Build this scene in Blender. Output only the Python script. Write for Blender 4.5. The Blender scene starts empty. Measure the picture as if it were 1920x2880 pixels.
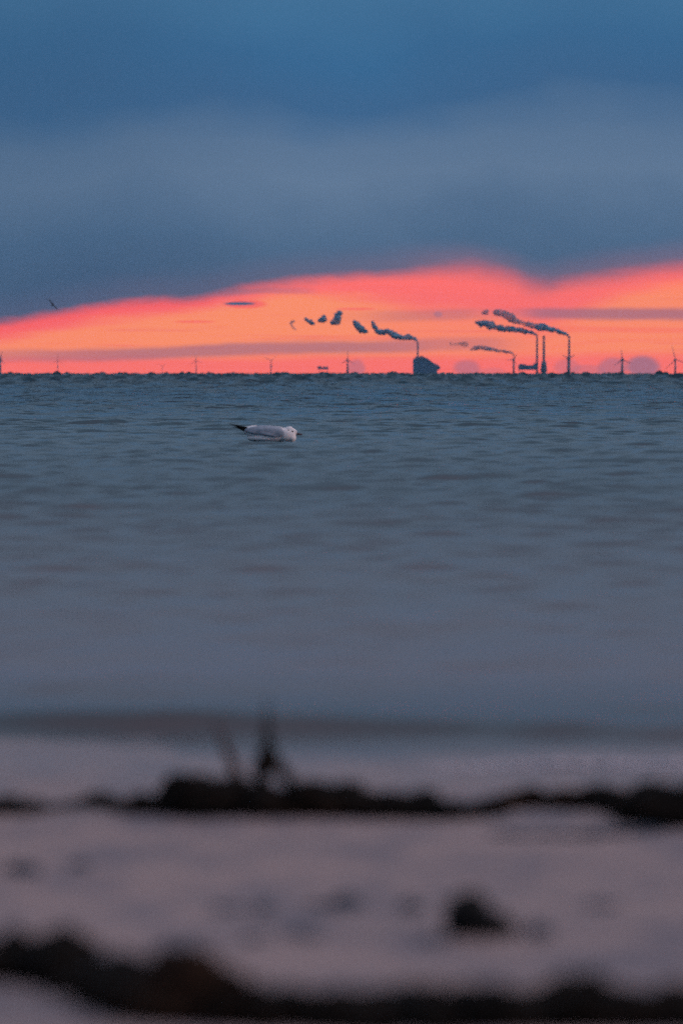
import bpy, bmesh, math, random
import numpy as np
from mathutils import Vector, Matrix, noise as mnoise

random.seed(11)
rng = np.random.default_rng(11)
sc = bpy.context.scene
COL = sc.collection

# ------------------------------------------------------------------ camera
F = 16000.0            # focal length in photograph pixels (200 mm on a 24x36 mm upright frame)
CAM_H = 0.36           # the lens is held just above the sand
HORIZON = 1052.0
GULL_D = 30.0
pitch = math.atan((1440.0 - HORIZON) / F)
cd = bpy.data.cameras.new('camera')
cam = bpy.data.objects.new('camera', cd)
COL.objects.link(cam)
cam.location = (0, 0, CAM_H)
cam.rotation_euler = (math.pi / 2 - pitch, 0, 0)
cd.sensor_fit = 'VERTICAL'
cd.sensor_height = 36.0
cd.sensor_width = 24.0
cd.lens = 200.0
cd.clip_start = 0.1
cd.clip_end = 200000.0
cd.dof.use_dof = True
cd.dof.focus_distance = 45.0
cd.dof.aperture_fstop = 10.0
cd.dof.aperture_blades = 0
sc.camera = cam

CP, SP = math.cos(pitch), math.sin(pitch)

def at(px, py, d):
    """point seen at photograph pixel (px, py) at distance d along the ground"""
    r = (px - 960.0) / F
    u = (1440.0 - py) / F
    y = CP + u * SP
    z = -SP + u * CP
    k = d / y
    return Vector((r * k, d, CAM_H + z * k))

def srgb(r, g, b):
    def f(c):
        c /= 255.0
        return c / 12.92 if c <= 0.04045 else ((c + 0.055) / 1.055) ** 2.4
    return (f(r), f(g), f(b), 1.0)

# ------------------------------------------------------------------ node helper
class E:
    """small arithmetic wrapper so node maths can be written as formulas"""
    nt = None
    def __init__(self, s): self.s = s
    @staticmethod
    def math(op, a, b=None, c=None, clamp=False):
        n = E.nt.nodes.new('ShaderNodeMath'); n.operation = op; n.use_clamp = clamp
        for i, v in enumerate((a, b, c)):
            if v is None: continue
            if isinstance(v, E): E.nt.links.new(v.s, n.inputs[i])
            else: n.inputs[i].default_value = v
        return E(n.outputs[0])
    def __add__(s, o): return E.math('ADD', s, o)
    __radd__ = __add__
    def __sub__(s, o): return E.math('SUBTRACT', s, o)
    def __rsub__(s, o): return E.math('SUBTRACT', o, s)
    def __mul__(s, o): return E.math('MULTIPLY', s, o)
    __rmul__ = __mul__
    def __truediv__(s, o): return E.math('DIVIDE', s, o)
    def __neg__(s): return E.math('MULTIPLY', s, -1.0)

def smooth(x, lo, hi):
    n = E.nt.nodes.new('ShaderNodeMapRange'); n.interpolation_type = 'SMOOTHSTEP'
    for i, v in enumerate((x, lo, hi)):
        if isinstance(v, E): E.nt.links.new(v.s, n.inputs[i])
        else: n.inputs[i].default_value = v
    n.inputs[3].default_value = 0; n.inputs[4].default_value = 1
    return E(n.outputs[0])

def curve(x, pts):
    x0, x1 = pts[0][0], pts[-1][0]
    vs = [p[1] for p in pts]; v0, v1 = min(vs), max(vs)
    if v1 == v0: v1 = v0 + 1
    n = E.nt.nodes.new('ShaderNodeFloatCurve')
    E.nt.links.new(E.math('DIVIDE', x - x0, x1 - x0, clamp=True).s, n.inputs[1])
    c = n.mapping.curves[0]
    norm = [((p[0] - x0) / (x1 - x0), (p[1] - v0) / (v1 - v0)) for p in pts]
    c.points[0].location = norm[0]; c.points[1].location = norm[-1]
    for p in norm[1:-1]: c.points.new(*p)
    for p in c.points: p.handle_type = 'AUTO_CLAMPED'
    n.mapping.update()
    return E(n.outputs[0]) * (v1 - v0) + v0

def comb(x, y, z=0.0):
    n = E.nt.nodes.new('ShaderNodeCombineXYZ')
    for i, v in enumerate((x, y, z)):
        if isinstance(v, E): E.nt.links.new(v.s, n.inputs[i])
        else: n.inputs[i].default_value = v
    return n.outputs[0]

def noise(vec, scale=1.0, detail=3.0, rough=0.5, dist=0.0):
    n = E.nt.nodes.new('ShaderNodeTexNoise')
    E.nt.links.new(vec, n.inputs['Vector'])
    n.inputs['Scale'].default_value = scale
    n.inputs['Detail'].default_value = detail
    n.inputs['Roughness'].default_value = rough
    n.inputs['Distortion'].default_value = dist
    return E(n.outputs['Fac'])

def mix(fac, a, b):
    n = E.nt.nodes.new('ShaderNodeMix'); n.data_type = 'RGBA'
    if isinstance(fac, E): E.nt.links.new(fac.s, n.inputs[0])
    else: n.inputs[0].default_value = fac
    for i, v in ((6, a), (7, b)):
        if isinstance(v, tuple): n.inputs[i].default_value = v
        else: E.nt.links.new(v, n.inputs[i])
    return n.outputs[2]

# ------------------------------------------------------------------ sky
world = bpy.data.worlds.new('World')
sc.world = world
world.use_nodes = True
world.cycles.sampling_method = 'MANUAL'
world.cycles.sample_map_resolution = 4096
nt = world.node_tree
nt.nodes.clear()
E.nt = nt
tc = nt.nodes.new('ShaderNodeTexCoord')
sp = nt.nodes.new('ShaderNodeSeparateXYZ')
nt.links.new(tc.outputs['Generated'], sp.inputs[0])
dx, dy, dz = (E(sp.outputs[i]) for i in range(3))
az = E.math('ARCTAN2', dx, dy)
el = E.math('ARCSINE', dz)
X = az * F + 960.0                      # compass bearing, 1/16000 rad steps
Y = HORIZON - el * F                    # elevation, the same steps, counted down
n_long = noise(comb(X * (1 / 420.0), Y * (1 / 60.0), 3.1), 1.0, 4, 0.55)
n_soft = noise(comb(X * (1 / 650.0), Y * (1 / 430.0), 8.7), 1.0, 3, 0.5)
n_fine = noise(comb(X * (1 / 90.0), Y * (1 / 26.0), 5.5), 1.0, 4, 0.6)
edge = curve(X, [(-1600, 1000), (-600, 968), (0, 914), (160, 887), (268, 868), (402, 853), (536, 846), (625, 832),
                 (837, 797), (967, 786), (1140, 776), (1273, 772), (1375, 782), (1450, 800), (1528, 822), (1579, 812),
                 (1681, 795), (1834, 775), (1920, 765), (2400, 730), (3600, 690)])
wid = curve(X, [(-600, 22), (0, 20), (536, 20), (700, 26), (967, 22), (1200, 30), (1420, 48), (1600, 36), (1920, 40), (2600, 34)])
d = edge - Y + (n_fine - 0.5) * 24.0 + (n_long - 0.5) * 8.0     # > 0 inside the cloud deck
deck = smooth(d, wid * -0.75, wid * 1.25)
below = Y - edge

RED = srgb(248, 86, 84); PINK = srgb(250, 104, 96); ORANGE = srgb(252, 138, 90); MAUVE = srgb(158, 100, 116)
orange = smooth(below + (n_long - 0.5) * 70.0 + (n_soft - 0.5) * 60.0,
                curve(X, [(-600, 22), (0, 22), (540, 14), (720, 8), (967, 25), (1150, 50), (1300, 60), (1600, 40), (1920, 5), (2600, 20)]),
                curve(X, [(-600, 70), (0, 70), (540, 55), (720, 48), (967, 70), (1150, 120), (1300, 150), (1600, 130), (1920, 60), (2600, 60)]))
low = smooth(Y + (n_long - 0.5) * 44.0, 1020.0, 982.0)
orange = orange * (low * 0.85 + 0.12) * curve(X, [(-600, .8), (0, .9), (300, .95), (700, 1.05), (1000, 1), (1300, .75), (1920, .9), (2600, .8)])
clear = mix(smooth(below, curve(X, [(-600, -10), (0, -10), (500, -10), (800, -50), (2600, -50)]), curve(X, [(-600, 60), (0, 60), (500, 50), (800, 10), (2600, 10)])), RED, PINK)
clear = mix(E.math('MULTIPLY', orange, 1.0, clamp=True), clear, ORANGE)

n_streak = noise(comb(X * (1 / 380.0), Y * (1 / 11.0), 1.3), 1.0, 3, 0.5)
clear = mix(smooth(n_streak, 0.56, 0.78) * 0.55, clear, srgb(236, 96, 92))
def band(cy_pts, half, amount_pts, nz=9.0):
    c = curve(X, cy_pts)
    k = E.math('ABSOLUTE', Y - c + (n_fine - 0.5) * nz + (n_long - 0.5) * 14.0)
    return smooth(k, half * 1.35, half * 0.35) * curve(X, amount_pts)

b1 = band([(-600, 1004), (0, 1001), (260, 999), (530, 988), (760, 979), (1150, 972), (1300, 966), (1500, 968), (1600, 972)], 19.0,
          [(-600, .3), (0, .42), (180, .6), (500, .72), (900, .72), (1150, .6), (1250, .45), (1350, .4), (1450, .12), (1560, 0), (1700, 0)])
b2 = band([(900, 890), (1120, 888), (1300, 884), (1500, 882), (1920, 884), (2600, 880)], 18.0,
          [(900, 0), (1000, .1), (1150, .38), (1280, .42), (1380, .2), (1480, .5), (1560, .8), (1850, .8), (2300, .7), (2600, .5)])
b3 = band([(1400, 930), (1700, 926), (1920, 928), (2600, 924)], 9.0, [(1400, 0), (1650, .3), (1900, .32), (2600, .2)])
b4 = band([(480, 838), (620, 826), (800, 818), (900, 818)], 9.0, [(480, 0), (560, .15), (660, .55), (820, .4), (900, 0)])
b5 = band([(1150, 1002), (1400, 996), (1700, 960), (1950, 957)], 7.0, [(1150, .0), (1300, .15), (1600, .1), (1700, .15), (1950, .1)])
clear = mix(b3, clear, RED)
clear = mix(b5, clear, RED)
clear = mix(b1, clear, MAUVE)
clear = mix(b2, clear, MAUVE)
clear = mix(b4, clear, MAUVE)

def blob(cx, cy, rx, ry, w=0.0):
    """a far-off cloud lying at one bearing and elevation"""
    u = (X - cx) * (1 / rx); v = (Y - cy) * (1 / ry)
    r = u * u + v * v + (n_fine - 0.5) * 0.8
    return smooth(r, 1.25, 0.35 - w)

LENS = srgb(62, 84, 112)
clear = mix(blob(692, 856, 64, 13) * 0.75, clear, RED)
clear = mix(blob(545, 905, 62, 4) * 0.6, clear, RED)
clear = mix(blob(1000, 869, 60, 4) * 0.6, clear, RED)
clear = mix(blob(674, 854, 46, 5.0), clear, LENS)
HZ = srgb(150, 104, 124)
for (cx, cy, rx, ry, a) in ((1002, 1036, 27, 27, .5), (1312, 1036, 42, 26, .55), (1385, 1046, 40, 14, .25), (1592, 1032, 40, 24, .35),
                            (1650, 1042, 50, 18, .35), (1720, 1034, 45, 30, .6), (1806, 1032, 50, 34, .85), (1231, 884, 14, 9, .55)):
    clear = mix(blob(cx, cy, rx, ry) * a, clear, HZ)

# cloud deck: slate blue, paler band in the middle, lighter high overhead
ramp = nt.nodes.new('ShaderNodeValToRGB')
Yd = Y + (n_soft - 0.5) * 300.0 + (n_long - 0.5) * 20.0
nt.links.new(E.math('DIVIDE', 1000.0 - Yd, 1400.0, clamp=True).s, ramp.inputs[0])
els = ramp.color_ramp.elements
stops = [(0.00, srgb(68, 94, 122)), (0.14, srgb(72, 96, 124)), (0.24, srgb(78, 106, 136)), (0.36, srgb(98, 122, 150)), (0.42, srgb(92, 118, 148)),
         (0.50, srgb(60, 100, 140)), (0.60, srgb(54, 102, 144)), (0.72, srgb(62, 112, 152)), (1.0, srgb(64, 108, 146))]
els[0].position, els[0].color = stops[0]
els[1].position, els[1].color = stops[-1]
for p, c in stops[1:-1]:
    e = els.new(p); e.color = c
deckcol = ramp.outputs[0]
shade = smooth(n_soft, 0.25, 0.75)
left = curve(X, [(-1500, .8), (0, .62), (250, .5), (600, .15), (900, 0), (1900, 0), (3000, .3)])
deckcol = mix(left * 0.55, deckcol, srgb(48, 80, 112))
deckcol = mix(shade * 0.18, deckcol, srgb(50, 84, 120))
# warm flush just above the glowing edge
flush = smooth(d, 110.0, 0.0) * curve(X, [(-600, .1), (0, .1), (500, .15), (1000, .2), (1250, .45), (1450, .5), (1600, .4), (1920, .45), (2600, .3)])
deckcol = mix(flush, deckcol, srgb(170, 108, 122))
# overhead, unseen: brighter zenith added to light the sand, darker ring for the ripples
n_dome = noise(tc.outputs['Generated'], 2.2, 4, 0.55)
er = nt.nodes.new('ShaderNodeValToRGB')
nt.links.new(E.math('DIVIDE', el + (n_dome - 0.5) * 0.10 * smooth(el, 0.07, 0.3), 1.5, clamp=True).s, er.inputs[0])
ee = er.color_ramp.elements
es = [(0.045, (.055, .145, .27, 1)), (0.12, (.165, .235, .325, 1)), (0.30, (.095, .165, .235, 1)), (0.55, (.36, .34, .43, 1)), (1.0, (.64, .60, .74, 1))]
ee[0].position, ee[0].color = es[0]; ee[1].position, ee[1].color = es[-1]
for p, c in es[1:-1]:
    e = ee.new(p); e.color = c
deckcol = mix(smooth(el, 0.05, 0.09), deckcol, er.outputs[0])
vm = nt.nodes.new('ShaderNodeVectorMath'); vm.operation = 'SCALE'; vm.inputs['Scale'].default_value = 1.26
nt.links.new(clear, vm.inputs[0]); clear = vm.outputs[0]
vm = nt.nodes.new('ShaderNodeVectorMath'); vm.operation = 'SCALE'; vm.inputs['Scale'].default_value = 1.05
nt.links.new(deckcol, vm.inputs[0]); deckcol = vm.outputs[0]
skycol = mix(deck, clear, deckcol)
bg = nt.nodes.new('ShaderNodeBackground')
nt.links.new(skycol, bg.inputs['Color'])
bg.inputs['Strength'].default_value = 1.0
wo = nt.nodes.new('ShaderNodeOutputWorld')
nt.links.new(bg.outputs[0], wo.inputs['Surface'])

# wide warm sun, turned out of view to the right to brighten the gull
sd = bpy.data.lights.new('sun', 'SUN')
sd.energy = 1.1
sd.angle = math.radians(12)
sd.color = (1.0, 0.68, 0.62)
sun = bpy.data.objects.new('sun', sd)
COL.objects.link(sun)
sun.location = (30, 60, 30)
sun.rotation_euler = (Vector((-0.93, 0.14, -0.2))).to_track_quat('-Z', 'Y').to_euler()

sc.view_settings.view_transform = 'Standard'
sc.view_settings.look = 'None'
sc.view_settings.exposure = 0.0
sc.view_settings.gamma = 1.0
sc.view_settings.use_curve_mapping = False
sc.cycles.use_denoising = False
sc.cycles.use_adaptive_sampling = True
sc.cycles.adaptive_threshold = 0.2
sc.cycles.adaptive_min_samples = 22
sc.cycles.max_bounces = 6
sc.cycles.caustics_reflective = False
sc.cycles.caustics_refractive = False
sc.cycles.sample_clamp_indirect = 0.5
sc.cycles.blur_glossy = 1.0

# ------------------------------------------------------------------ materials
def material(name):
    m = bpy.data.materials.new(name); m.use_nodes = True
    m.node_tree.nodes.clear(); E.nt = m.node_tree
    out = m.node_tree.nodes.new('ShaderNodeOutputMaterial')
    b = m.node_tree.nodes.new('ShaderNodeBsdfPrincipled')
    m.node_tree.links.new(b.outputs[0], out.inputs[0])
    return m, b, out

def bump(b, height, strength, distance):
    n = E.nt.nodes.new('ShaderNodeBump')
    n.inputs['Strength'].default_value = strength
    n.inputs['Distance'].default_value = distance
    E.nt.links.new(height.s, n.inputs['Height'])
    E.nt.links.new(n.outputs[0], b.inputs['Normal'])

def simple(name, c1, c2, scale, rough=0.8, spec=0.3, bmp=None, detail=4):
    m, b, out = material(name)
    tcn = E.nt.nodes.new('ShaderNodeTexCoord')
    n = noise(tcn.outputs['Object'], scale, detail, 0.6)
    E.nt.links.new(mix(smooth(n, 0.3, 0.7), c1, c2), b.inputs['Base Color'])
    b.inputs['Roughness'].default_value = rough
    b.inputs['Specular IOR Level'].default_value = spec
    if bmp: bump(b, n, 0.6, bmp)
    return m

M = {}
M['feather_white'] = simple('white_feathers', (.82, .83, .86, 1), (.90, .90, .91, 1), 60, .85, .1, .0015)
M['feather_grey'] = simple('grey_feathers', (.30, .37, .45, 1), (.40, .47, .56, 1), 45, .85, .1, .0015)
M['feather_black'] = simple('black_feathers', (.008, .009, .01, 1), (.02, .02, .022, 1), 40, .8, .1)
M['ear'] = simple('ear_patch', (.05, .055, .065, 1), (.09, .1, .11, 1), 80, .9, .1)
M['bill'] = simple('dark_red_bill', (.05, .012, .010, 1), (.09, .02, .016, 1), 50, .5, .3)
M['eye'] = simple('dark_eye', (.004, .004, .004, 1), (.006, .006, .006, 1), 10, .1, .5)
M['concrete'] = simple('dark_concrete', (.09, .14, .19, 1), (.15, .20, .26, 1), .05, .9, .1)
M['cladding'] = simple('dark_steel_cladding', (.05, .15, .24, 1), (.08, .20, .32, 1), .04, .8, .2)
M['turbine'] = simple('grey_painted_steel', (.12, .17, .22, 1), (.17, .22, .28, 1), .1, .7, .2)
M['weed'] = simple('wet_black_weed', (.002, .0025, .0025, 1), (.014, .009, .0065, 1), 38, .8, .05)
M['weed_brown'] = simple('brown_weed', (.009, .006, .005, 1), (.030, .016, .010, 1), 50, .8, .04)
M['reed'] = simple('pale_brown_stalk', (.07, .045, .04, 1), (.12, .08, .07, 1), 90, .8, .1)
M['foam'] = simple('foam', (.42, .38, .42, 1), (.6, .56, .60, 1), 200, .6, .3)
M['twig'] = simple('dark_twig', (.008, .007, .006, 1), (.022, .016, .012, 1), 120, .9, .1)
M['pebble'] = simple('slate_pebble', (.022, .040, .062, 1), (.05, .075, .105, 1), 60, .8, .15)
M['stone_black'] = simple('black_stone', (.006, .007, .008, 1), (.014, .014, .014, 1), 90, .8, .1)

def smoke(name, clear_part, c=(.55, .56, .58, 1)):
    m, b, out = material(name)
    b.inputs['Base Color'].default_value = c
    b.inputs['Roughness'].default_value = 1.0
    b.inputs['Specular IOR Level'].default_value = 0
    tr = E.nt.nodes.new('ShaderNodeBsdfTransparent')
    mx = E.nt.nodes.new('ShaderNodeMixShader')
    tcn = E.nt.nodes.new('ShaderNodeTexCoord')
    n = smooth(noise(tcn.outputs['Object'], 0.05, 4, .6), 0.3, 0.7)
    f = E.math('MULTIPLY', n * 0.5 + (clear_part - 0.25), 1.0, clamp=True)
    E.nt.links.new(f.s, mx.inputs[0])
    E.nt.links.new(b.outputs[0], mx.inputs[1]); E.nt.links.new(tr.outputs[0], mx.inputs[2])
    E.nt.links.new(mx.outputs[0], out.inputs[0])
    return m
M['smoke'] = smoke('dense_smoke', 0.12, (.13, .30, .44, 1))
M['smoke_thin'] = smoke('thin_smoke', 0.40, (.26, .34, .44, 1))
M['smoke_faint'] = smoke('faint_smoke', 0.68, (.34, .31, .33, 1))

# ------------------------------------------------------------------ object helpers
def tag(o, label=None, cat=None, group=None, kind=None):
    if label: o['label'] = label
    if cat: o['category'] = cat
    if group: o['group'] = group
    if kind: o['kind'] = kind
    return o

def link_mesh(name, me, mat, parent=None, loc=None, smooth_shade=True):
    o = bpy.data.objects.new(name, me)
    COL.objects.link(o)
    if mat: me.materials.append(mat)
    if parent: o.parent = parent
    if loc is not None: o.location = loc
    if smooth_shade:
        me.polygons.foreach_set('use_smooth', [True] * len(me.polygons))
    return o

def from_bm(name, bm, mat, parent=None, loc=None, smooth_shade=True):
    me = bpy.data.meshes.new(name); bm.to_mesh(me); bm.free()
    return link_mesh(name, me, mat, parent, loc, smooth_shade)

def empty(name, loc, rot=(0, 0, 0)):
    o = bpy.data.objects.new(name, None); COL.objects.link(o)
    o.location = loc; o.rotation_euler = rot
    o.empty_display_size = 0.1
    return o

def grid_mesh(name, XS, YS, ZS):
    """XS,YS,ZS arrays (rows, cols)"""
    r, c = XS.shape
    me = bpy.data.meshes.new(name)
    co = np.stack([XS, YS, ZS], -1).reshape(-1, 3).astype(np.float32)
    i = np.arange((r - 1) * c).reshape(r - 1, c)[:, :-1].reshape(-1)
    q = np.stack([i, i + 1, i + c + 1, i + c], -1).astype(np.int32)
    me.vertices.add(len(co)); me.vertices.foreach_set('co', co.ravel())
    me.loops.add(q.size); me.loops.foreach_set('vertex_index', q.ravel())
    me.polygons.add(len(q))
    me.polygons.foreach_set('loop_start', np.arange(0, q.size, 4, dtype=np.int32))
    me.polygons.foreach_set('loop_total', np.full(len(q), 4, dtype=np.int32))
    me.polygons.foreach_set('use_smooth', np.ones(len(q), dtype=bool))
    me.update(calc_edges=True)
    return me

def frustum(bm, p0, p1, r0, r1, n=10, caps=True):
    p0, p1 = Vector(p0), Vector(p1)
    ax = (p1 - p0).normalized()
    a = ax.orthogonal().normalized(); b = ax.cross(a)
    rings = []
    for p, r in ((p0, r0), (p1, r1)):
        rings.append([bm.verts.new(p + a * (r * math.cos(2 * math.pi * k / n)) + b * (r * math.sin(2 * math.pi * k / n))) for k in range(n)])
    for k in range(n):
        bm.faces.new((rings[0][k], rings[0][(k + 1) % n], rings[1][(k + 1) % n], rings[1][k]))
    if caps:
        bm.faces.new(rings[0][::-1]); bm.faces.new(rings[1])

def box(bm, x0, x1, y0, y1, z0, z1):
    v = [bm.verts.new((x, y, z)) for z in (z0, z1) for (x, y) in ((x0, y0), (x1, y0), (x1, y1), (x0, y1))]
    for f in ((3, 2, 1, 0), (4, 5, 6, 7), (0, 1, 5, 4), (1, 2, 6, 5), (2, 3, 7, 6), (3, 0, 4, 7)):
        bm.faces.new([v[i] for i in f])

def tube(bm, pts, radii, n=8):
    """a tapering tube through points; continuous surface"""
    pts = [Vector(p) for p in pts]
    prev = None; up = None
    rings = []
    for i, p in enumerate(pts):
        t = (pts[min(i + 1, len(pts) - 1)] - pts[max(i - 1, 0)]).normalized()
        if up is None: up = t.orthogonal().normalized()
        up = (up - t * up.dot(t)).normalized()
        b = t.cross(up)
        rings.append([bm.verts.new(p + (up * math.cos(2 * math.pi * k / n) + b * math.sin(2 * math.pi * k / n)) * radii[i]) for k in range(n)])
    for r0, r1 in zip(rings, rings[1:]):
        for k in range(n):
            bm.faces.new((r0[k], r0[(k + 1) % n], r1[(k + 1) % n], r1[k]))
    bm.faces.new(rings[0][::-1]); bm.faces.new(rings[-1])

def ico(bm, c, r, sub=2, scale=(1, 1, 1), rot=None, jitter=0.0, freq=1.0, seed=0.0):
    mt = Matrix.Translation(c)
    if rot is not None: mt = mt @ rot
    res = bmesh.ops.create_icosphere(bm, subdivisions=sub, radius=1.0)
    for v in res['verts']:
        k = 1.0 + jitter * mnoise.noise(v.co * freq + Vector((seed, seed * 1.7, -seed)))
        v.co = mt @ Vector((v.co.x * scale[0] * r * k, v.co.y * scale[1] * r * k, v.co.z * scale[2] * r * k))

# ------------------------------------------------------------------ sea
def shore_z(x, y):
    """sand height: a shallow slope running down under the water"""
    return (5.45 + 0.05 * np.sin(x * 2.3) - y) * 0.012

rows = [5.2]
while rows[-1] < 1500:
    y = rows[-1]
    rows.append(y + (0.02 if y < 15 else y * 0.00135 if y < 45 else y * 0.003))
rows = np.array(rows + [1700, 2000, 2600, 3500, 6000, 12000, 30000, 90000.0])
dense = np.linspace(-0.074, 0.074, 340)
side = np.array([0.08, 0.085, 0.09, 0.1, 0.11, 0.125, 0.14, 0.16, 0.2, 0.25, 0.32, 0.4, 0.55, 0.8, 1.2, 2.0, 4.0])
cols = np.concatenate([-side[::-1], dense, side])
TY, TX = np.meshgrid(rows, cols, indexing='ij')
WX = TX * (TY + 2.0); WY = TY.copy()
Z = np.zeros_like(WX)
spacing = np.where(WY < 15, 0.02, np.where(WY < 45, WY * 0.00135, WY * 0.003))
# wind ripples: crests nearly parallel to the shore
for i in range(64):
    lam = 0.09 * (24.0 ** (i / 63.0))          # 9 cm .. 2 m
    ang = math.radians(90 + rng.normal(0, 33))
    k = 2 * math.pi / lam
    kx, ky = k * math.cos(ang), k * math.sin(ang)
    amp = 0.0021 * lam ** 0.32
    fade = np.clip((lam / spacing - 1.8) / 2.5, 0, 1)
    ph = rng.uniform(0, 6.28)
    # slow warp so that the trains break up
    w = 0.8 * np.sin(WX * (0.9 / (lam + .3)) + i) + 0.8 * np.sin(WY * (0.35 / (lam + .3)) + 2 * i)
    Z += amp * fade * np.sin(kx * WX + ky * WY + ph + w)
env = np.interp(WY, [5, 6, 9, 15, 30, 60, 120, 250, 600, 1500], [0.12, 0.25, 0.55, 0.7, 0.9, 1.8, 2.4, 2.6, 2.6, 2.6])
Z *= env
# open-water chop further out; its crests make the uneven horizon
far = np.interp(WY, [50, 90, 140, 220, 350, 600, 1500], [0, 0.05, 0.2, 0.55, 0.95, 1.25, 1.4])
for i in range(40):
    lam = 0.8 * (7.0 ** rng.random())
    ang = math.radians(rng.uniform(0, 180))
    k = 2 * math.pi / lam
    Z += 0.026 * lam ** 0.3 * far * np.sin(k * math.cos(ang) * WX + k * math.sin(ang) * WY + rng.uniform(0, 6.28))
Z *= np.interp(WY, [1500, 3500], [1, 0])
# one small wave about to run up the sand
cy = 5.66 - 0.12 * WX + 0.06 * np.sin(WX * 5.1 + 2.2) + 0.03 * np.sin(WX * 11.0)
hgt = 0.018 * (0.85 + 0.2 * np.sin(WX * 9.0 + 2.9))
s = (WY - cy)
Z += hgt * np.where(s < 0, np.exp(-(s / 0.05) ** 2), np.exp(-(s / 0.25) ** 2))
cy3 = 5.47 - 0.10 * WX
Z += 0.006 * np.clip(WX * 6 + 0.2, 0, 1) * np.exp(-((WY - cy3) / 0.035) ** 2)
cy2 = 7.3 + 0.12 * np.sin(WX * 3.1 + 2.0)
Z += 0.002 * np.exp(-((WY - cy2) / 0.3) ** 2)
# level water around the gull and thin water at the edge
Z = np.where(WY < 5.8, np.maximum(Z * np.clip((WY - 5.2) / 0.4, 0, 1), -0.001), Z)
sea_me = grid_mesh('sea', WX, WY, Z)

m, b, out = material('sea_water')
geo = E.nt.nodes.new('ShaderNodeNewGeometry')
sx = E.nt.nodes.new('ShaderNodeSeparateXYZ'); E.nt.links.new(geo.outputs['Position'], sx.inputs[0])
px_, py_ = E(sx.outputs[0]), E(sx.outputs[1])
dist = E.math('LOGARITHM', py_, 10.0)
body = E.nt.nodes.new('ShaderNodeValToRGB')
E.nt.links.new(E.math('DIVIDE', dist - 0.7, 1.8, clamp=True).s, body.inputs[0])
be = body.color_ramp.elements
bst = [(0.0, (.20, .15, .15, 1)), (0.018, (.15, .115, .12, 1)), (0.034, (.030, .028, .034, 1)), (0.075, (.18, .14, .155, 1)), (0.14, (.15, .14, .155, 1)), (0.30, (.060, .085, .105, 1)),  # dark near-shore stop paints the small wave's shaded front into the colour
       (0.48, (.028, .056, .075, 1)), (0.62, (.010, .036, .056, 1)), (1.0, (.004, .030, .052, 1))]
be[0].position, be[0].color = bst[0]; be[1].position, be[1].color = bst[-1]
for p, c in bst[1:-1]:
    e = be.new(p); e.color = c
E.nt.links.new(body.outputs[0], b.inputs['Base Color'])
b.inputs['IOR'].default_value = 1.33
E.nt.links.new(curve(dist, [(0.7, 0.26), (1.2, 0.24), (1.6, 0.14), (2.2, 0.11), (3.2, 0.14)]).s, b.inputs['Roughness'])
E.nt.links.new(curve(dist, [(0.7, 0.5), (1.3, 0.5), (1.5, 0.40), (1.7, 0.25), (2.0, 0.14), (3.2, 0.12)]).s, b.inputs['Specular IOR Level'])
rip = noise(comb(px_ * 5.0, py_ * 9.0, 0.0), 1.0, 4, 0.6, 0.4) 
far_rip = noise(comb(px_ * 1.7, py_ * 1.2, 4.0), 1.0, 3, 0.55)
bump(b, rip * 0.012 + far_rip * smooth(py_, 25.0, 80.0) * 1.1, 0.4, 1.0)
M['sea'] = m
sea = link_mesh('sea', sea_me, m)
tag(sea, kind='structure')

# ------------------------------------------------------------------ beach
ys = np.concatenate([np.array([-3000, -300, -60, -10, -2, 0, 1, 1.8, 2.3]), np.arange(2.5, 6.6, 0.012), np.array([7, 8, 10, 14, 20, 30, 60])])
xs = np.concatenate([-np.array([3000, 300, 60, 20, 8, 4, 2.5, 1.6, 1.1, .8]), np.linspace(-0.6, 0.6, 200), np.array([.8, 1.1, 1.6, 2.5, 4, 8, 20, 60, 300, 3000])])
BY, BX = np.meshgrid(ys, xs, indexing='ij')
def sand_relief(x, y):
    z = 0.0022 * np.sin(x * 9 + y * 3 + 0.5) + 0.0016 * np.sin(y * 11 - x * 5 + 1.0) + 0.0008 * np.sin(x * 31 + 4 * np.sin(y * 9)) \
        + 0.0006 * np.sin(y * 42 + 3 * np.sin(x * 14))
    return z * np.clip((6.0 - y) / 0.8, 0.05, 1)
def ground(x, y):
    return float(np.clip(shore_z(x, y), -0.4, 0.045) + sand_relief(np.float64(x), np.float64(y)))
BZ = np.clip(shore_z(BX, BY), -0.4, 0.045) + sand_relief(BX, BY)
BZ = np.where(BY > 6.5, np.minimum(BZ, -0.06), BZ)
BZ += rng.normal(0, 0.0003, BZ.shape)
beach_me = grid_mesh('beach', BX, BY, BZ)
m, b, out = material('wet_sand')
geo = E.nt.nodes.new('ShaderNodeNewGeometry')
sx = E.nt.nodes.new('ShaderNodeSeparateXYZ'); E.nt.links.new(geo.outputs['Position'], sx.inputs[0])
px_, py_ = E(sx.outputs[0]), E(sx.outputs[1])
grain = noise(geo.outputs['Position'], 900, 3, .7)
patch = noise(comb(px_ * 14.0, py_ * 6.0, 0.0), 1.0, 5, 0.6)
wet = smooth(py_ + (patch - 0.5) * 0.8, 4.3, 5.2)
c = mix(smooth(grain, .3, .7), (.31, .225, .215, 1), (.43, .325, .305, 1))
c = mix(smooth(patch, .44, .64) * 0.8, c, (.17, .155, .185, 1))
c = mix(wet * 0.55, c, (.27, .20, .20, 1))
E.nt.links.new(c, b.inputs['Base Color'])
E.nt.links.new((wet * -0.35 + 0.72).s, b.inputs['Roughness'])
bump(b, grain, 0.4, 0.0006)
M['sand'] = m
beach = link_mesh('beach', beach_me, m)
tag(beach, kind='structure')

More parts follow.
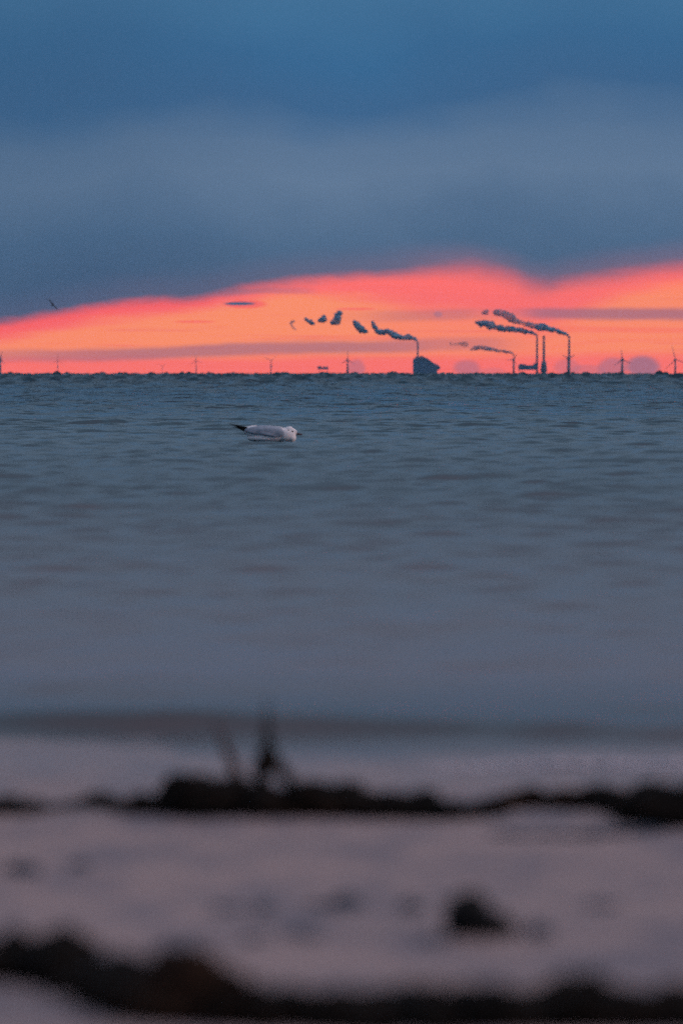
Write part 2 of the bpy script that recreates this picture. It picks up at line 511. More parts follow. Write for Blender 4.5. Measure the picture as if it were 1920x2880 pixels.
def on_sand(px, py):
    """sand point seen at a photograph pixel"""
    lo, hi = 2.0, 7.0
    for _ in range(40):
        mid = (lo + hi) / 2
        p = at(px, py, mid)
        if p.z > ground(p.x, p.y): lo = mid
        else: hi = mid
    p = at(px, py, lo)
    return Vector((p.x, p.y, ground(p.x, p.y)))

# ------------------------------------------------------------------ swimming gull
G = GULL_D / F * (240.0 / 1568.0)            # one unit of the close-up drawing in metres
gull_c = at(630 + 800 * 240 / 1568.0, 1160 + 520 * 240 / 1568.0, GULL_D)
def gp(u, v, w=0.0):
    return Vector(((u - 800) * G, w, (520 - v) * G))
wz = float(Z[np.argmin(abs(rows - GULL_D)), np.argmin(abs(cols - gull_c.x / (GULL_D + 2)))])
gull = empty('swimming_gull', (gull_c.x, GULL_D, max(gull_c.z, wz) - 0.001))
tag(gull, 'pale gull in winter plumage floating on the sea, bill pointing right', 'gull')
bm = bmesh.new()
for (u, v, w, ru, rv, rw, tilt) in (
    (860, 400, 0, 360, 160, 165, 0), (620, 375, 0, 250, 135, 135, 14), (480, 352, 0, 130, 92, 95, 26),
    (1120, 415, 0, 200, 135, 140, -4), (1235, 460, 0, 92, 85, 112, 0), (1110, 365, 0, 120, 90, 88, 8),
    (1195, 338, 0, 102, 88, 78, 0), (1268, 358, 0, 72, 56, 54, -24), (1225, 405, 0, 78, 60, 66, 0),
    (415, 352, 0, 70, 34, 50, 30), (760, 470, 0, 345, 80, 152, 0), (1310, 382, 0, 30, 20, 18, -20)):
    ico(bm, gp(u, v, w), 1.0, 3, (ru * G, rw * G, rv * G), Matrix.Rotation(math.radians(tilt), 4, 'Y'))
body = from_bm('body', bm, M['feather_white'], gull)
md = body.modifiers.new('join', 'REMESH'); md.mode = 'VOXEL'; md.voxel_size = 0.0028; md.use_smooth_shade = True
md = body.modifiers.new('soften', 'SMOOTH'); md.iterations = 6; md.factor = 0.6
for sgn in (-1, 1):
    bm = bmesh.new()
    # folded wing: overlapping rows of covert and flight feathers
    for (u, v, ru, rv, tilt, off) in ((900, 368, 215, 92, 4, 132), (800, 352, 250, 84, 2, 126), (690, 345, 240, 70, -2, 112), (560, 318, 190, 60, -4, 88),
                                      (820, 400, 210, 44, 10, 138), (640, 372, 200, 42, 6, 112), (1000, 370, 120, 82, 2, 130)):
        ico(bm, gp(u, v, sgn * off * G), 1.0, 3, (ru * G, 42 * G, rv * G), Matrix.Rotation(math.radians(tilt), 4, 'Y'))
    # mantle
    ico(bm, gp(760, 318, sgn * 55 * G), 1.0, 3, (340 * G, 90 * G, 86 * G))
    wg = from_bm('wing', bm, M['feather_grey'], gull)
    md = wg.modifiers.new('join', 'REMESH'); md.mode = 'VOXEL'; md.voxel_size = 0.003; md.use_smooth_shade = True
    md = wg.modifiers.new('soften', 'SMOOTH'); md.iterations = 3
    bm = bmesh.new()
    for (u0, v0, u1, v1, r) in ((470, 300, 95 if sgn < 0 else 150, 206 if sgn < 0 else 262, 17), (465, 312, 190, 262, 20), (450, 322, 260, 292, 22), (440, 330, 310, 318, 18)):
        a, c_ = gp(u0, v0, sgn * 55 * G), gp(u1, v1, sgn * 8 * G)
        mids = [a.lerp(c_, t) for t in (0, .25, .5, .75, 1)]
        tube(bm, mids, [r * G * .8, r * G * 1.5, r * G * 1.2, r * G * .65, 1.5 * G], 8)
    wt = from_bm('flight_feathers', bm, M['feather_black'], wg)
    # eye and ear spot
    bm = bmesh.new(); ico(bm, gp(1245, 350, sgn * 70 * G), 1.0, 2, (34 * G, 18 * G, 25 * G), Matrix.Rotation(.4, 4, 'Y'))
    from_bm('eye', bm, M['eye'], gull)
    bm = bmesh.new(); ico(bm, gp(1180, 345, sgn * 86 * G), 1.0, 2, (25 * G, 16 * G, 36 * G), Matrix.Rotation(-.15, 4, 'Y'))
    from_bm('ear_spot', bm, M['ear'], gull)
bm = bmesh.new()
tube(bm, [gp(1305, 385), gp(1345, 392), gp(1390, 398), (gp(1425, 402)), gp(1440, 408)], [18 * G, 17 * G, 15 * G, 12 * G, 4 * G], 10)
from_bm('bill', bm, M['bill'], gull)
bm = bmesh.new()
for k in range(-3, 4):
    a = gp(470, 372, k * 8 * G); c_ = gp(372, 342 , k * 15 * G)
    tube(bm, [a, a.lerp(c_, .5), c_], [14 * G, 15 * G, 6 * G], 6)
from_bm('tail', bm, M['feather_white'], gull)

# flying gull, far off and banking
fd = 400.0
pc = at(149, 857, fd)
fly = empty('flying_gull', pc, (0.35, math.radians(50), 0.0))
tag(fly, 'tiny dark bird banking in the blue cloud above the left horizon', 'bird')
bm = bmesh.new()
ico(bm, (0, 0, 0), 1.0, 2, (.055, .19, .05)); ico(bm, (0, .18, .01), 1.0, 2, (.035, .06, .035)); ico(bm, (0, -.2, 0), 1.0, 2, (.05, .08, .012))
from_bm('body', bm, M['feather_black'], fly)
for sgn in (-1, 1):
    bm = bmesh.new()
    st = [(0.03, .09, 0.0, .0), (.2, .08, .04, .03), (.34, .065, .02, .035), (.46, .035, -.04, .03), (.52, .006, -.09, .02)]
    top = [(bm.verts.new((sgn * x, yc + w, z + .012)), bm.verts.new((sgn * x, yc - w, z + .012)), bm.verts.new((sgn * x, yc - w * .9, z - .010)), bm.verts.new((sgn * x, yc + w * .95, z - .012))) for (x, w, yc, z) in st]
    for a, c_ in zip(top, top[1:]):
        for k in range(4): bm.faces.new((a[k], a[(k + 1) % 4], c_[(k + 1) % 4], c_[k]))
    bm.faces.new(top[-1])
    bmesh.ops.recalc_face_normals(bm, faces=bm.faces)
    from_bm('wing', bm, M['feather_black'], fly, smooth_shade=False)

# ------------------------------------------------------------------ far shore, 20 km off
FD = 20000.0
PX = FD / F                                  # metres per photograph pixel out there
def base(px, D=FD): return Vector(((px - 960) / F * D, D, -1.0))

def turbine(px, hub_y, label, width=4.6, rotor=31, phase=0.0, D=FD, yaw=0.2):
    p = base(px, D); k = D / F
    t = empty('wind_turbine', p)
    tag(t, label, 'wind turbine', 'wind turbines standing in a row along the horizon')
    h = (HORIZON - hub_y) * k + 1
    bm = bmesh.new(); frustum(bm, (0, 0, 0), (0, 0, h - 1.5), width * k * .55, width * k * .36, 12); from_bm('tower', bm, M['turbine'], t)
    bm = bmesh.new(); frustum(bm, (0, 0, 0), (0, 0, 5), width * k * .9, width * k * .8, 12); from_bm('foundation', bm, M['concrete'], t)
    s_ = width / 4.6
    bm = bmesh.new(); box(bm, -3.4 * s_, 3.4 * s_, -5, 7, h - 3.2 * s_, h + 3.0 * s_); bmesh.ops.bevel(bm, geom=bm.edges[:], offset=.8 * s_, segments=2, affect='EDGES')
    from_bm('nacelle', bm, M['turbine'], t)
    hub = bmesh.new(); ico(hub, (0, -7, h), 1.0, 2, (2.6 * s_, 3, 2.6 * s_)); ho = from_bm('hub', hub, M['turbine'], t)
    for i in range(3):
        a = phase + i * 2 * math.pi / 3
        dirv = Vector((math.sin(a), 0, math.cos(a)))
        nrm = Vector((math.cos(a), 0, -math.sin(a)))
        bm = bmesh.new()
        ring = []
        for (r, c_) in ((0.05, .8), (.2, 1.4), (.5, 1.0), (.8, .6), (1.0, .25)):
            o = dirv * (r * rotor * k) + Vector((0, -7, h)); w = c_ * s_
            ring.append([bm.verts.new(o + nrm * w), bm.verts.new(o + Vector((0, -.4, 0))), bm.verts.new(o - nrm * w * .6), bm.verts.new(o + Vector((0, .4, 0)))])
        for r0, r1 in zip(ring, ring[1:]):
            for q in range(4): bm.faces.new((r0[q], r0[(q + 1) % 4], r1[(q + 1) % 4], r1[q]))
        from_bm('blade', bm, M['turbine'], t, smooth_shade=False)
    return t

turbine(1.5, 1008, 'dark wind turbine cut by the left edge of the view', 7, 22, .3)
turbine(163, 1014, 'faint thin wind turbine nearest to the left edge turbine', 2.2, 26, .05)
turbine(457, 1030, 'very faint low wind turbine under the left end of the long mauve cloud', 1.6, 16, 1.0)
turbine(552, 1013, 'faint wind turbine with a small dark hub left of the gull', 2.6, 22, 2.0)
turbine(762, 1013, 'slim wind turbine standing right above the gull between faint ones', 3.0, 24, .9)
turbine(977, 1012, 'dark wind turbine beside a small mauve cloud, left of the bulky boiler house', 6.0, 26, .02)
turbine(1443, 1012, 'wind turbine in front of the short smoking chimney', 5.4, 20, .5)
turbine(1597.5, 1008, 'wind turbine in front of the rightmost tall smoking chimney', 9.0, 20, 1.0)
turbine(1748, 1011, 'dark wind turbine against a mauve cloud, right of all the chimneys', 7.0, 30, -.12)
turbine(1897, 1011, 'wind turbine with raised blade close to the right edge of the view', 5.6, 42, -.25)

def chimney(px, top_y, label, w=5.0, foot=None, D=FD + 300, cap=None):
    p = base(px, D); k = D / F
    t = empty('factory_chimney', p)
    tag(t, label, 'chimney', 'chimneys of the power station')
    h = (HORIZON - top_y) * k
    bm = bmesh.new(); frustum(bm, (0, 0, 0), (0, 0, h), w * k * .62, w * k * .42, 16); from_bm('shaft', bm, M['concrete'], t)
    bm = bmesh.new(); frustum(bm, (0, 0, h + .2), (0, 0, h + 4), w * k * .56, w * k * .52, 16); from_bm('rim', bm, M['concrete'], t)
    for q, f in enumerate((.35, .62, .84)):
        bm = bmesh.new(); rr = w * k * (.62 - .2 * f) + 1.3
        frustum(bm, (0, 0, h * f), (0, 0, h * f + 1.4), rr, rr, 16); from_bm('walkway', bm, M['concrete'], t)
    if foot:
        bm = bmesh.new(); z = 0
        for (r, z1) in foot:
            frustum(bm, (0, 0, z * k), (0, 0, z1 * k), r * k, r * k * .93, 16); z = z1
        from_bm('foot', bm, M['concrete'], t)
    return t
chimney(1174, 966, 'slim chimney rising out of the bulky boiler house, trailing long smoke', 5.0, D=FD + 300)
chimney(1509, 945, 'left one of the close pair of tall chimneys, smoking', 5.4)
chimney(1528, 947, 'right one of the close pair of tall chimneys, without smoke, thick at its foot', 6.6, [(8, 8), (9.5, 22), (7.5, 36)])
chimney(1599, 948, 'rightmost tall chimney, smoking, standing apart from the pair', 6.0)
chimney(1444, 999, 'short chimney with thin smoke left of the low block', 3.6)

def outline_building(name, pts, depth, label, cat, mat, D=FD, extra=None):
    """closed outline (photograph pixels) given its own depth"""
    k = D / F
    cx = sum(p[0] for p in pts) / len(pts)
    t = empty(name, base(cx, D)); tag(t, label, cat)
    bm = bmesh.new()
    f = [bm.verts.new(((x - cx) * k, -depth / 2, (HORIZON - y) * k + 1)) for x, y in pts]
    r = [bm.verts.new(((x - cx) * k, depth / 2, (HORIZON - y) * k + 1)) for x, y in pts]
    n = len(pts)
    bm.faces.new(f); bm.faces.new(r[::-1])
    for i in range(n): bm.faces.new((f[i], r[i], r[(i + 1) % n], f[(i + 1) % n]))
    bmesh.ops.recalc_face_normals(bm, faces=bm.faces)
    from_bm('main_hall', bm, mat, t, smooth_shade=False)
    return t, cx, k

t, cx, k = outline_building('boiler_house', [(1161, 1056), (1161, 1011), (1165, 1008), (1165, 1006), (1177, 1005), (1177, 1003), (1192, 1003), (1196, 1006),
                            (1205, 1010), (1214, 1018), (1226, 1024), (1230, 1056)], 90,
                            'bulky dark boiler house with a sloping roof on the horizon under the long smoke', 'building', M['cladding'])
bm = bmesh.new()
pp = [(1224, 1023), (1233, 1028), (1237, 1032), (1237, 1037), (1230, 1041), (1224, 1044)]
f = [bm.verts.new(((x - cx) * k, -30, (HORIZON - y) * k + 1)) for x, y in pp]; r = [bm.verts.new(((x - cx) * k, 30, (HORIZON - y) * k + 1)) for x, y in pp]
bm.faces.new(f); bm.faces.new(r[::-1])
for i in range(len(pp)): bm.faces.new((f[i], r[i], r[(i + 1) % len(pp)], f[(i + 1) % len(pp)]))
bmesh.ops.recalc_face_normals(bm, faces=bm.faces)
from_bm('conveyor_head', bm, M['cladding'], t, smooth_shade=False)
for (a, b_, y0, y1) in ((1168, 1173, 1004.5, 1001), (1182, 1188, 1002.5, 999.5)):
    bm = bmesh.new(); box(bm, (a - cx) * k, (b_ - cx) * k, -8, 8, (HORIZON - y0) * k + .5, (HORIZON - y1) * k)
    from_bm('roof_vent', bm, M['cladding'], t, smooth_shade=False)

def raised_block(name, x0, x1, y0, y1, label, cat, steps, D=FD):
    k = D / F; cx = (x0 + x1) / 2
    t = empty(name, base(cx, D)); tag(t, label, cat)
    zb = (HORIZON - y1) * k + 1
    bm = bmesh.new(); box(bm, (x0 - cx) * k, (x1 - cx) * k, -25, 25, zb, (HORIZON - y0) * k + 1)
    from_bm('deck_hall', bm, M['cladding'], t, smooth_shade=False)
    for (a, b_, top) in steps:
        bm = bmesh.new(); box(bm, (a - cx) * k, (b_ - cx) * k, -20, 20, (HORIZON - y0) * k + 1.2, (HORIZON - top) * k + 1)
        from_bm('upper_block', bm, M['cladding'], t, smooth_shade=False)
    for a in (x0 + 3, x1 - 3):
        for yy in (-18, 18):
            bm = bmesh.new(); frustum(bm, ((a - cx) * k, yy, 0), ((a - cx) * k, yy, zb - .2), .5, .5, 8)
            from_bm('added_leg', bm, M['cladding'], t)  # added: holds up a block whose raised look comes from a mirage
    return t
raised_block('turbine_hall', 1457, 1510, 1027, 1040, 'low dark block left of the paired chimneys with sky showing beneath', 'building', ((1459, 1477, 1023.5), (1499, 1509, 1021.5)))
raised_block('mirage_block', 893, 923, 1032, 1038.5, 'small dark block hovering low over the horizon left of the dark turbine', 'distant_block', ((894, 902, 1029), (908, 921, 1031)))  # unidentified block lifted by a mirage; its form on stilts is made up

# ------------------------------------------------------------------ smoke
def plume(pts, label, mat, seed, D=FD + 300, group='smoke trails drifting left from the chimneys', jit=.30):
    k = D / F
    c0 = at(pts[0][0], pts[0][1], D)
    pts = [(x, y, r_ * (1.25 if r_ > 3.5 else 1.0)) for x, y, r_ in pts]
    bm = bmesh.new(); rs = random.Random(seed)
    for (x0, y0, r0), (x1, y1, r1) in zip(pts, pts[1:]):
        L = math.hypot(x1 - x0, y1 - y0); n = max(2, int(L / (0.30 * (r0 + r1) / 2)))
        for i in range(n):
            t = i / n; r = (r0 + (r1 - r0) * t) * k
            c_ = Vector((x0 + (x1 - x0) * t + rs.gauss(0, .10) * (r / k), 0, -(y0 + (y1 - y0) * t + rs.gauss(0, .16) * (r / k)))) * k
            c_ -= Vector((pts[0][0], 0, -pts[0][1])) * k
            c_.y = rs.gauss(0, .4) * r
            rr = r * rs.uniform(.62, 1.05)
            ico(bm, c_, rr, 2, (1, 1, rs.uniform(.75, 1)), None, jit, 1.8, rs.uniform(0, 50))
            if rs.random() < .55:
                a = rs.uniform(0, 6.28)
                ico(bm, c_ + Vector((math.cos(a), 0, math.sin(a))) * r * .75, rr * .42, 1, (1, 1, 1), None, jit, 2.0, rs.uniform(0, 50))
    o = from_bm('smoke_plume', bm, mat, None, c0)
    md = o.modifiers.new('join', 'REMESH'); md.mode = 'VOXEL'; md.voxel_size = 1.1; md.use_smooth_shade = True
    md = o.modifiers.new('soften', 'SMOOTH'); md.iterations = 5; md.factor = 0.6
    tag(o, label, 'smoke', group)
    return o
plume([(1174, 964, 2.2), (1172, 957, 3.2), (1164, 952, 5), (1150, 948, 6), (1136, 950, 7), (1120, 947, 8), (1106, 940, 8), (1094, 932, 8.5), (1082, 932, 8), (1068, 936, 8),
       (1060, 930, 6), (1053, 920, 5.5), (1048, 908, 4.5), (1047, 903, 3)], 'dense dark smoke trail leaving the chimney of the bulky boiler house', M['smoke'], 1)
plume([(995, 905, 4.5), (1003, 913, 8), (1012, 924, 9.5), (1024, 931, 8), (1034, 933, 4.5)], 'slanting dark puff just left of the boiler house smoke trail', M['smoke'], 2, jit=.5)
plume([(934, 907, 6), (945, 906, 9), (951, 895, 8.5), (949, 885, 7), (958, 880, 6.5)], 'tall ragged smoke puff, third from the left end of the broken trail', M['smoke'], 3, jit=.5)
plume([(896, 903, 4.5), (905, 900, 8.0), (913, 901, 6), (910, 888, 5)], 'small triangular smoke puff left of the tall ragged one', M['smoke'], 4, jit=.5)
plume([(860, 898, 4), (869, 903, 5.5), (879, 909, 5.5), (883, 914, 3)], 'small slanting smoke puff, second from the left end of the broken trail', M['smoke'], 5, jit=.5)
plume([(828, 903, 3), (820, 905, 4), (817, 912, 3), (826, 923, 2.5), (832, 929, 2)], 'faint hooked wisp of smoke at the left end of the broken trail', M['smoke_thin'], 6)
plume([(1509, 943, 2.2), (1503, 939, 3.6), (1488, 934, 5), (1468, 930, 6), (1448, 927, 7), (1425, 925, 8), (1404, 924, 9), (1388, 918, 8), (1374, 912, 10), (1358, 911, 10), (1345, 909, 6), (1335, 906, 3.5)],
      'thick dark smoke trail from the left one of the paired chimneys', M['smoke'], 7)
plume([(1599, 945, 2.2), (1591, 939, 3.8), (1576, 934, 5.5), (1560, 929, 6.2), (1542, 926, 6.5), (1524, 921, 9), (1510, 918, 8)],
      'dark smoke leaving the rightmost tall chimney', M['smoke'], 8)
plume([(1506, 918, 8), (1490, 914, 7.5), (1468, 908, 6), (1452, 904, 7), (1438, 896, 9), (1428, 888, 10), (1412, 884, 9), (1398, 880, 9), (1388, 878, 6)],
      'thinning grey smoke drifting above the thick trail of the paired chimneys', M['smoke_thin'], 9)
plume([(1358, 880, 4), (1365, 876, 7), (1371, 872, 4)], 'small faint puff left of the thinning grey smoke', M['smoke_thin'], 10)
plume([(1443, 996, 2), (1438, 992, 3), (1420, 988, 3.6), (1398, 986, 4.2), (1378, 982, 5.5), (1360, 978, 5.5), (1342, 977, 5.5), (1330, 980, 4), (1322, 985, 3)],
      'thin smoke trail from the short chimney', M['smoke_thin'], 11)
plume([(1314, 972, 4), (1306, 969, 7), (1296, 966, 5), (1284, 968, 3), (1266, 966, 4.5)], 'faint broken puffs left of the short chimney smoke', M['smoke_faint'], 12)

# ------------------------------------------------------------------ weed, twig and stones on the sand
def weed_heap(name, mat, pts, count, label, cat=None, kind=None, seed=0, lift=0.55, core=True, group=None):
    """pts: (px, base_y, height_px, half_depth_m). Crinkled weed fronds tangled over a low core of matted weed."""
    rs = random.Random(seed)
    P = [(on_sand(px, by), h, dep) for (px, by, h, dep) in pts]
    org = P[0][0].copy()
    bm = bmesh.new()
    xs_ = [p[0].x for p in P]
    def sample(x):
        x = min(max(x, xs_[0]), xs_[-1])
        for i in range(len(P) - 1):
            if x <= xs_[i + 1]:
                t = (x - xs_[i]) / max(1e-6, xs_[i + 1] - xs_[i]); t = t * t * (3 - 2 * t)
                a, b_ = P[i], P[i + 1]
                return a[0].lerp(b_[0], t), (a[1] + (b_[1] - a[1]) * t) * a[0].y / F, a[2] + (b_[2] - a[2]) * t
        return P[-1][0], P[-1][1] * P[-1][0].y / F, P[-1][2]
    L = xs_[-1] - xs_[0]
    if core:
        n = max(4, int(L / 0.0042))
        for i in range(n):
            x = xs_[0] + L * (i + rs.random()) / n
            c_, h, dep = sample(x)
            h *= 1 + .55 * mnoise.noise(Vector((x * 55, seed, 0))) + .3 * mnoise.noise(Vector((x * 160, seed, 5)))
            if h < 0.0015: continue
            yy = c_.y + dep * rs.uniform(.3, 1.0)
            hh = h * rs.uniform(.72, 1.08)
            ico(bm, Vector((x, yy, ground(x, yy) + hh * .25)) - org, 1.0, 2, (hh * rs.uniform(.5, .9) + .003, dep * .7 + .003, hh * .72), None, .45, 2.2, rs.uniform(0, 90))
    for i in range(count):
        x = xs_[0] + L * rs.random()
        c_, h, dep = sample(x)
        yy = c_.y + dep * rs.uniform(0, 1.4)
        z = ground(x, yy) + h * rs.random() * lift
        ln = rs.uniform(.008, .028); w = rs.uniform(.0012, .0035)
        a = rs.uniform(0, 6.28); p = Vector((x, yy, z)) - org
        dr = Vector((math.cos(a), math.sin(a) * .6, rs.uniform(-.1, .55) * min(1, h / .02)))
        sd_ = Vector((-math.sin(a), math.cos(a), rs.uniform(-.4, .4))).normalized()
        prev = None
        for s_ in range(5):
            t = s_ / 4
            wob = sd_ * math.sin(t * 5 + a) * .002
            q = p + dr * ln * t + wob
            q.z = max(q.z - t * t * ln * .35, ground(x, yy) - org.z + .0005)
            ww = w * (1 - abs(t - .4) * 1.2)
            v1 = bm.verts.new(q + sd_ * ww); v2 = bm.verts.new(q - sd_ * ww + Vector((0, 0, ww * .6))); v3 = bm.verts.new(q - Vector((0, 0, ww * .4)))
            if prev:
                bm.faces.new((prev[0], v1, v2, prev[1])); bm.faces.new((prev[1], v2, v3, prev[2])); bm.faces.new((prev[2], v3, v1, prev[0]))
            prev = (v1, v2, v3)
    o = from_bm(name, bm, mat, None, org, smooth_shade=False)
    tag(o, label, cat, group, kind)
    return o

weed_heap('seaweed_line', M['weed'], [(-260, 2290, 40, .03), (0, 2292, 50, .03), (80, 2290, 42, .03), (130, 2278, 12, .015), (210, 2272, 20, .02), (280, 2270, 46, .03), (330, 2278, 16, .02), (400, 2290, 44, .03), (450, 2292, 34, .03), (500, 2295, 60, .03)],
          800, 'low broken line of dark seaweed left of the tall clump', 'seaweed', seed=1)
weed_heap('seaweed_clump', M['weed'], [(500, 2296, 100, .035), (520, 2296, 122, .04), (600, 2298, 126, .05), (640, 2298, 108, .05), (700, 2298, 96, .05), (750, 2298, 86, .045), (820, 2298, 66, .04)],
          1100, 'tall black clump of wet seaweed at the foot of the forked twig', 'seaweed', seed=2)
weed_heap('seaweed_line', M['weed'], [(790, 2298, 72, .04), (860, 2298, 80, .045), (960, 2298, 78, .045), (1060, 2300, 76, .045), (1160, 2302, 66, .04), (1260, 2304, 52, .035), (1320, 2302, 36, .025), (1380, 2284, 14, .015)],
          1200, 'thick black line of seaweed right of the twig, thinning to the right', 'seaweed', seed=3)
weed_heap('foam_line', M['foam'], [(1100, 2166, 2, .012), (1280, 2164, 7, .02), (1450, 2156, 10, .025), (1650, 2156, 13, .03), (1850, 2162, 14, .03), (2100, 2166, 12, .03)],
          0, 'thin pale line of foam on the wet sand at the right', kind='stuff', seed=14)
weed_heap('seaweed_line', M['weed_brown'], [(1330, 2274, 10, .012), (1400, 2278, 30, .02), (1450, 2274, 40, .02), (1480, 2272, 64, .02), (1530, 2272, 44, .02), (1600, 2276, 54, .025), (1700, 2278, 72, .03), (1740, 2280, 80, .03)],
          700, 'thin brownish line of seaweed between the black line and the heap at the right edge', 'seaweed', seed=4)
weed_heap('seaweed_heap', M['weed'], [(1690, 2280, 70, .03), (1760, 2292, 84, .035), (1820, 2318, 106, .05), (1860, 2326, 112, .06), (1930, 2330, 122, .06), (2020, 2330, 120, .06), (2250, 2325, 110, .06)],
          900, 'black heap of seaweed at the right end of the line, cut by the frame', 'seaweed', seed=5)
weed_heap('seaweed_strip', M['pebble'], [(1400, 2352, 2, .012), (1520, 2356, 10, .02), (1650, 2356, 12, .02), (1760, 2346, 12, .02), (1860, 2330, 8, .02)],
          160, 'flat bluish strip of damp weed on the sand below the right heap', 'seaweed', seed=6)
# nearest line of weed
weed_heap('seaweed_bank', M['weed'], [(-300, 2800, 110, .05), (-60, 2760, 108, .05), (0, 2756, 108, .05), (80, 2760, 96, .05), (150, 2768, 118, .05), (190, 2785, 100, .05), (260, 2805, 104, .05), (330, 2830, 122, .055),
          (390, 2850, 150, .06)], 1500, 'dark bank of seaweed running in from the lower left edge', 'seaweed', seed=7)
weed_heap('seaweed_clump', M['weed_brown'], [(380, 2870, 140, .06), (440, 2880, 150, .06), (480, 2882, 150, .06), (505, 2884, 195, .035), (530, 2884, 190, .035), (555, 2886, 140, .05), (620, 2890, 100, .06), (700, 2900, 110, .05)],
          900, 'peaked brown clump of seaweed in the lower left foreground', 'seaweed', seed=8)
weed_heap('seaweed_bank', M['weed'], [(600, 2895, 132, .05), (680, 2895, 107, .05), (760, 2900, 109, .06), (840, 2900, 98, .06), (930, 2900, 112, .06), (1030, 2904, 96, .06), (1130, 2904, 95, .06), (1230, 2904, 105, .06),
          (1300, 2904, 132, .06), (1365, 2904, 162, .05), (1430, 2904, 110, .06), (1510, 2906, 79, .05), (1570, 2906, 73, .05)], 1900,
          'long dark bank of seaweed along the bottom of the view', 'seaweed', seed=9)
weed_heap('seaweed_clump', M['weed'], [(1540, 2900, 73, .05), (1600, 2900, 102, .05), (1650, 2900, 156, .05), (1690, 2900, 165, .05), (1740, 2900, 121, .06), (1800, 2900, 103, .05), (1880, 2902, 103, .05), (1990, 2904, 105, .05), (2200, 2904, 105, .05)],
          1000, 'black clump of seaweed in the lower right corner', 'seaweed', seed=10)

# forked twig planted in the clump
tb = on_sand(752, 2288); kk = tb.y / F
tw = empty('forked_twig', tb)
tag(tw, 'dark upright forked twig sticking out of the tall seaweed clump', 'twig')
def tp(px, py, dy=0.0): return Vector(((px - 752) * kk, .025 + dy, (2288 - py) * kk))
bm = bmesh.new()
tube(bm, [tp(752, 2180), tp(751, 2150), tp(752, 2125), tp(750, 2095), tp(751, 2050), tp(749, 2000), tp(750, 1965)], [v * kk for v in (44, 42, 30, 17, 9, 4, 2)], 10)
from_bm('stem', bm, M['twig'], tw)
bm = bmesh.new()
tube(bm, [tp(750, 2150), tp(735, 2185, .004), tp(722, 2230, .006), tp(715, 2290, .008)], [v * kk for v in (19, 20, 18, 14)], 8)
from_bm('branch', bm, M['twig'], tw)
bm = bmesh.new()
tube(bm, [tp(756, 2145), tp(782, 2160, -.004), tp(805, 2182, -.006), tp(822, 2225, -.008), tp(822, 2290, -.008)], [v * kk for v in (19, 19, 18, 13, 9)], 8)
from_bm('branch', bm, M['twig'], tw)
# leaning reed
rb = on_sand(690, 2284)
bm = bmesh.new()
pts_ = [Vector(((x - 690) * rb.y / F, .03 + (2284 - y) * 2e-5, (2284 - y) * rb.y / F)) for x, y in ((700, 2284), (675, 2210), (655, 2160), (632, 2105), (612, 2060), (600, 2035))]
tube(bm, pts_, [v * rb.y / F for v in (10, 14, 16, 12, 6, 2)], 8)
o = from_bm('reed_stalk', bm, M['reed'], None, rb)
tag(o, 'thin brownish stalk leaning left out of the tall seaweed clump', 'stalk')

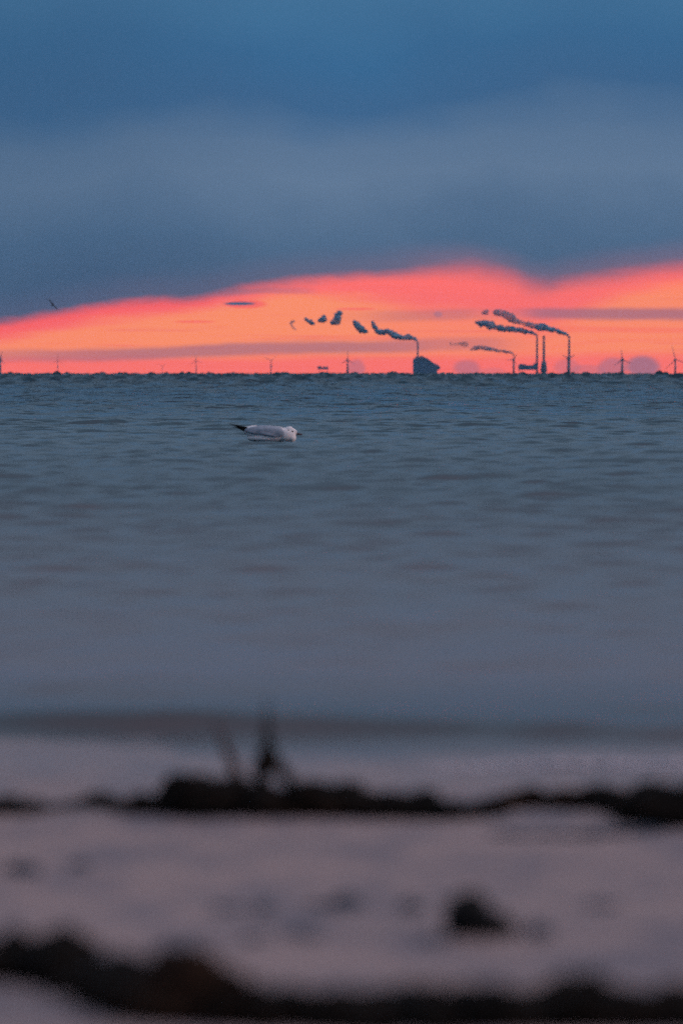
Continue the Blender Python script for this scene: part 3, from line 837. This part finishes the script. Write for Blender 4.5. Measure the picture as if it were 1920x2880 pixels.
# black stone lump
sb = on_sand(1348, 2636); ks = sb.y / F
bm = bmesh.new()
def spx(px, py, dy=0): return Vector(((px - 1348) * ks, dy, (2636 - py) * ks))
ico(bm, spx(1316, 2585, .01), 1.0, 3, (76 * ks, .018, 74 * ks), None, .25, 1.5, 3.0)
ico(bm, spx(1352, 2612, .01), 1.0, 3, (92 * ks, .018, 54 * ks), None, .25, 1.5, 7.0)
ico(bm, spx(1398, 2620, .01), 1.0, 3, (58 * ks, .014, 36 * ks), None, .25, 1.5, 9.0)
o = from_bm('black_stone', bm, M['stone_black'], None, sb)
md = o.modifiers.new('join', 'REMESH'); md.mode = 'VOXEL'; md.voxel_size = .0012; md.use_smooth_shade = True
tag(o, 'black lumpy stone lying alone on the sand, right of centre', 'stone')

def pebble(px, py, w, h, label, seed, dep=.014, mat='pebble'):
    p = on_sand(px, py + h * .5); k = p.y / F
    bm = bmesh.new(); ico(bm, (0, dep * .5, h * k * .12), 1.0, 3, (w * k * .58, dep * 1.1, h * k * .75), None, .3, 1.6, seed)
    o = from_bm('pebble', bm, M[mat], None, p)
    tag(o, label, 'pebble', 'blue grey pebbles scattered on the sand')
pebble(65, 2440, 90, 34, 'blue grey pebble nearest the left edge, below the seaweed line', 1)
pebble(222, 2432, 56, 18, 'faint small pebble right of the one near the left edge', 2)
pebble(742, 2552, 50, 32, 'rounded pebble in the middle group, left of the widest one', 3)
pebble(640, 2556, 90, 14, 'low flat pebble at the left end of the middle group', 4)
pebble(900, 2548, 70, 18, 'flat left half of the widest dark patch in the middle group', 5)
pebble(972, 2536, 90, 38, 'widest and darkest pebble of the middle group', 6)
pebble(1155, 2546, 62, 34, 'single round pebble left of the black stone', 7)
pebble(845, 2626, 96, 20, 'pale low pebble below the middle group', 8)
pebble(715, 2640, 70, 14, 'faintest pebble, lower left of the pale low one', 9)
pebble(1512, 2612, 70, 44, 'slate pebble just right of the black stone', 10)
pebble(1225, 2640, 90, 16, 'low flat pebble just left of the black stone', 11)
pebble(1690, 2545, 90, 12, 'very faint flat pebble far right of the black stone', 12)

# ------------------------------------------------------------------ air between the lens and the far shore
bm = bmesh.new(); box(bm, -16000, 16000, -3200, 23000, -6, 300)
hz = from_bm('haze', bm, None, smooth_shade=False)
hm = bpy.data.materials.new('haze'); hm.use_nodes = True
hn = hm.node_tree; hn.nodes.clear()
ho = hn.nodes.new('ShaderNodeOutputMaterial'); pv = hn.nodes.new('ShaderNodeVolumePrincipled')
pv.inputs['Color'].default_value = (.35, .62, .95, 1)
pv.inputs['Density'].default_value = 0.25 / 20000
pv.inputs['Anisotropy'].default_value = 0.0
hn.links.new(pv.outputs[0], ho.inputs['Volume'])
hz.data.materials.append(hm)
tag(hz, kind='stuff')
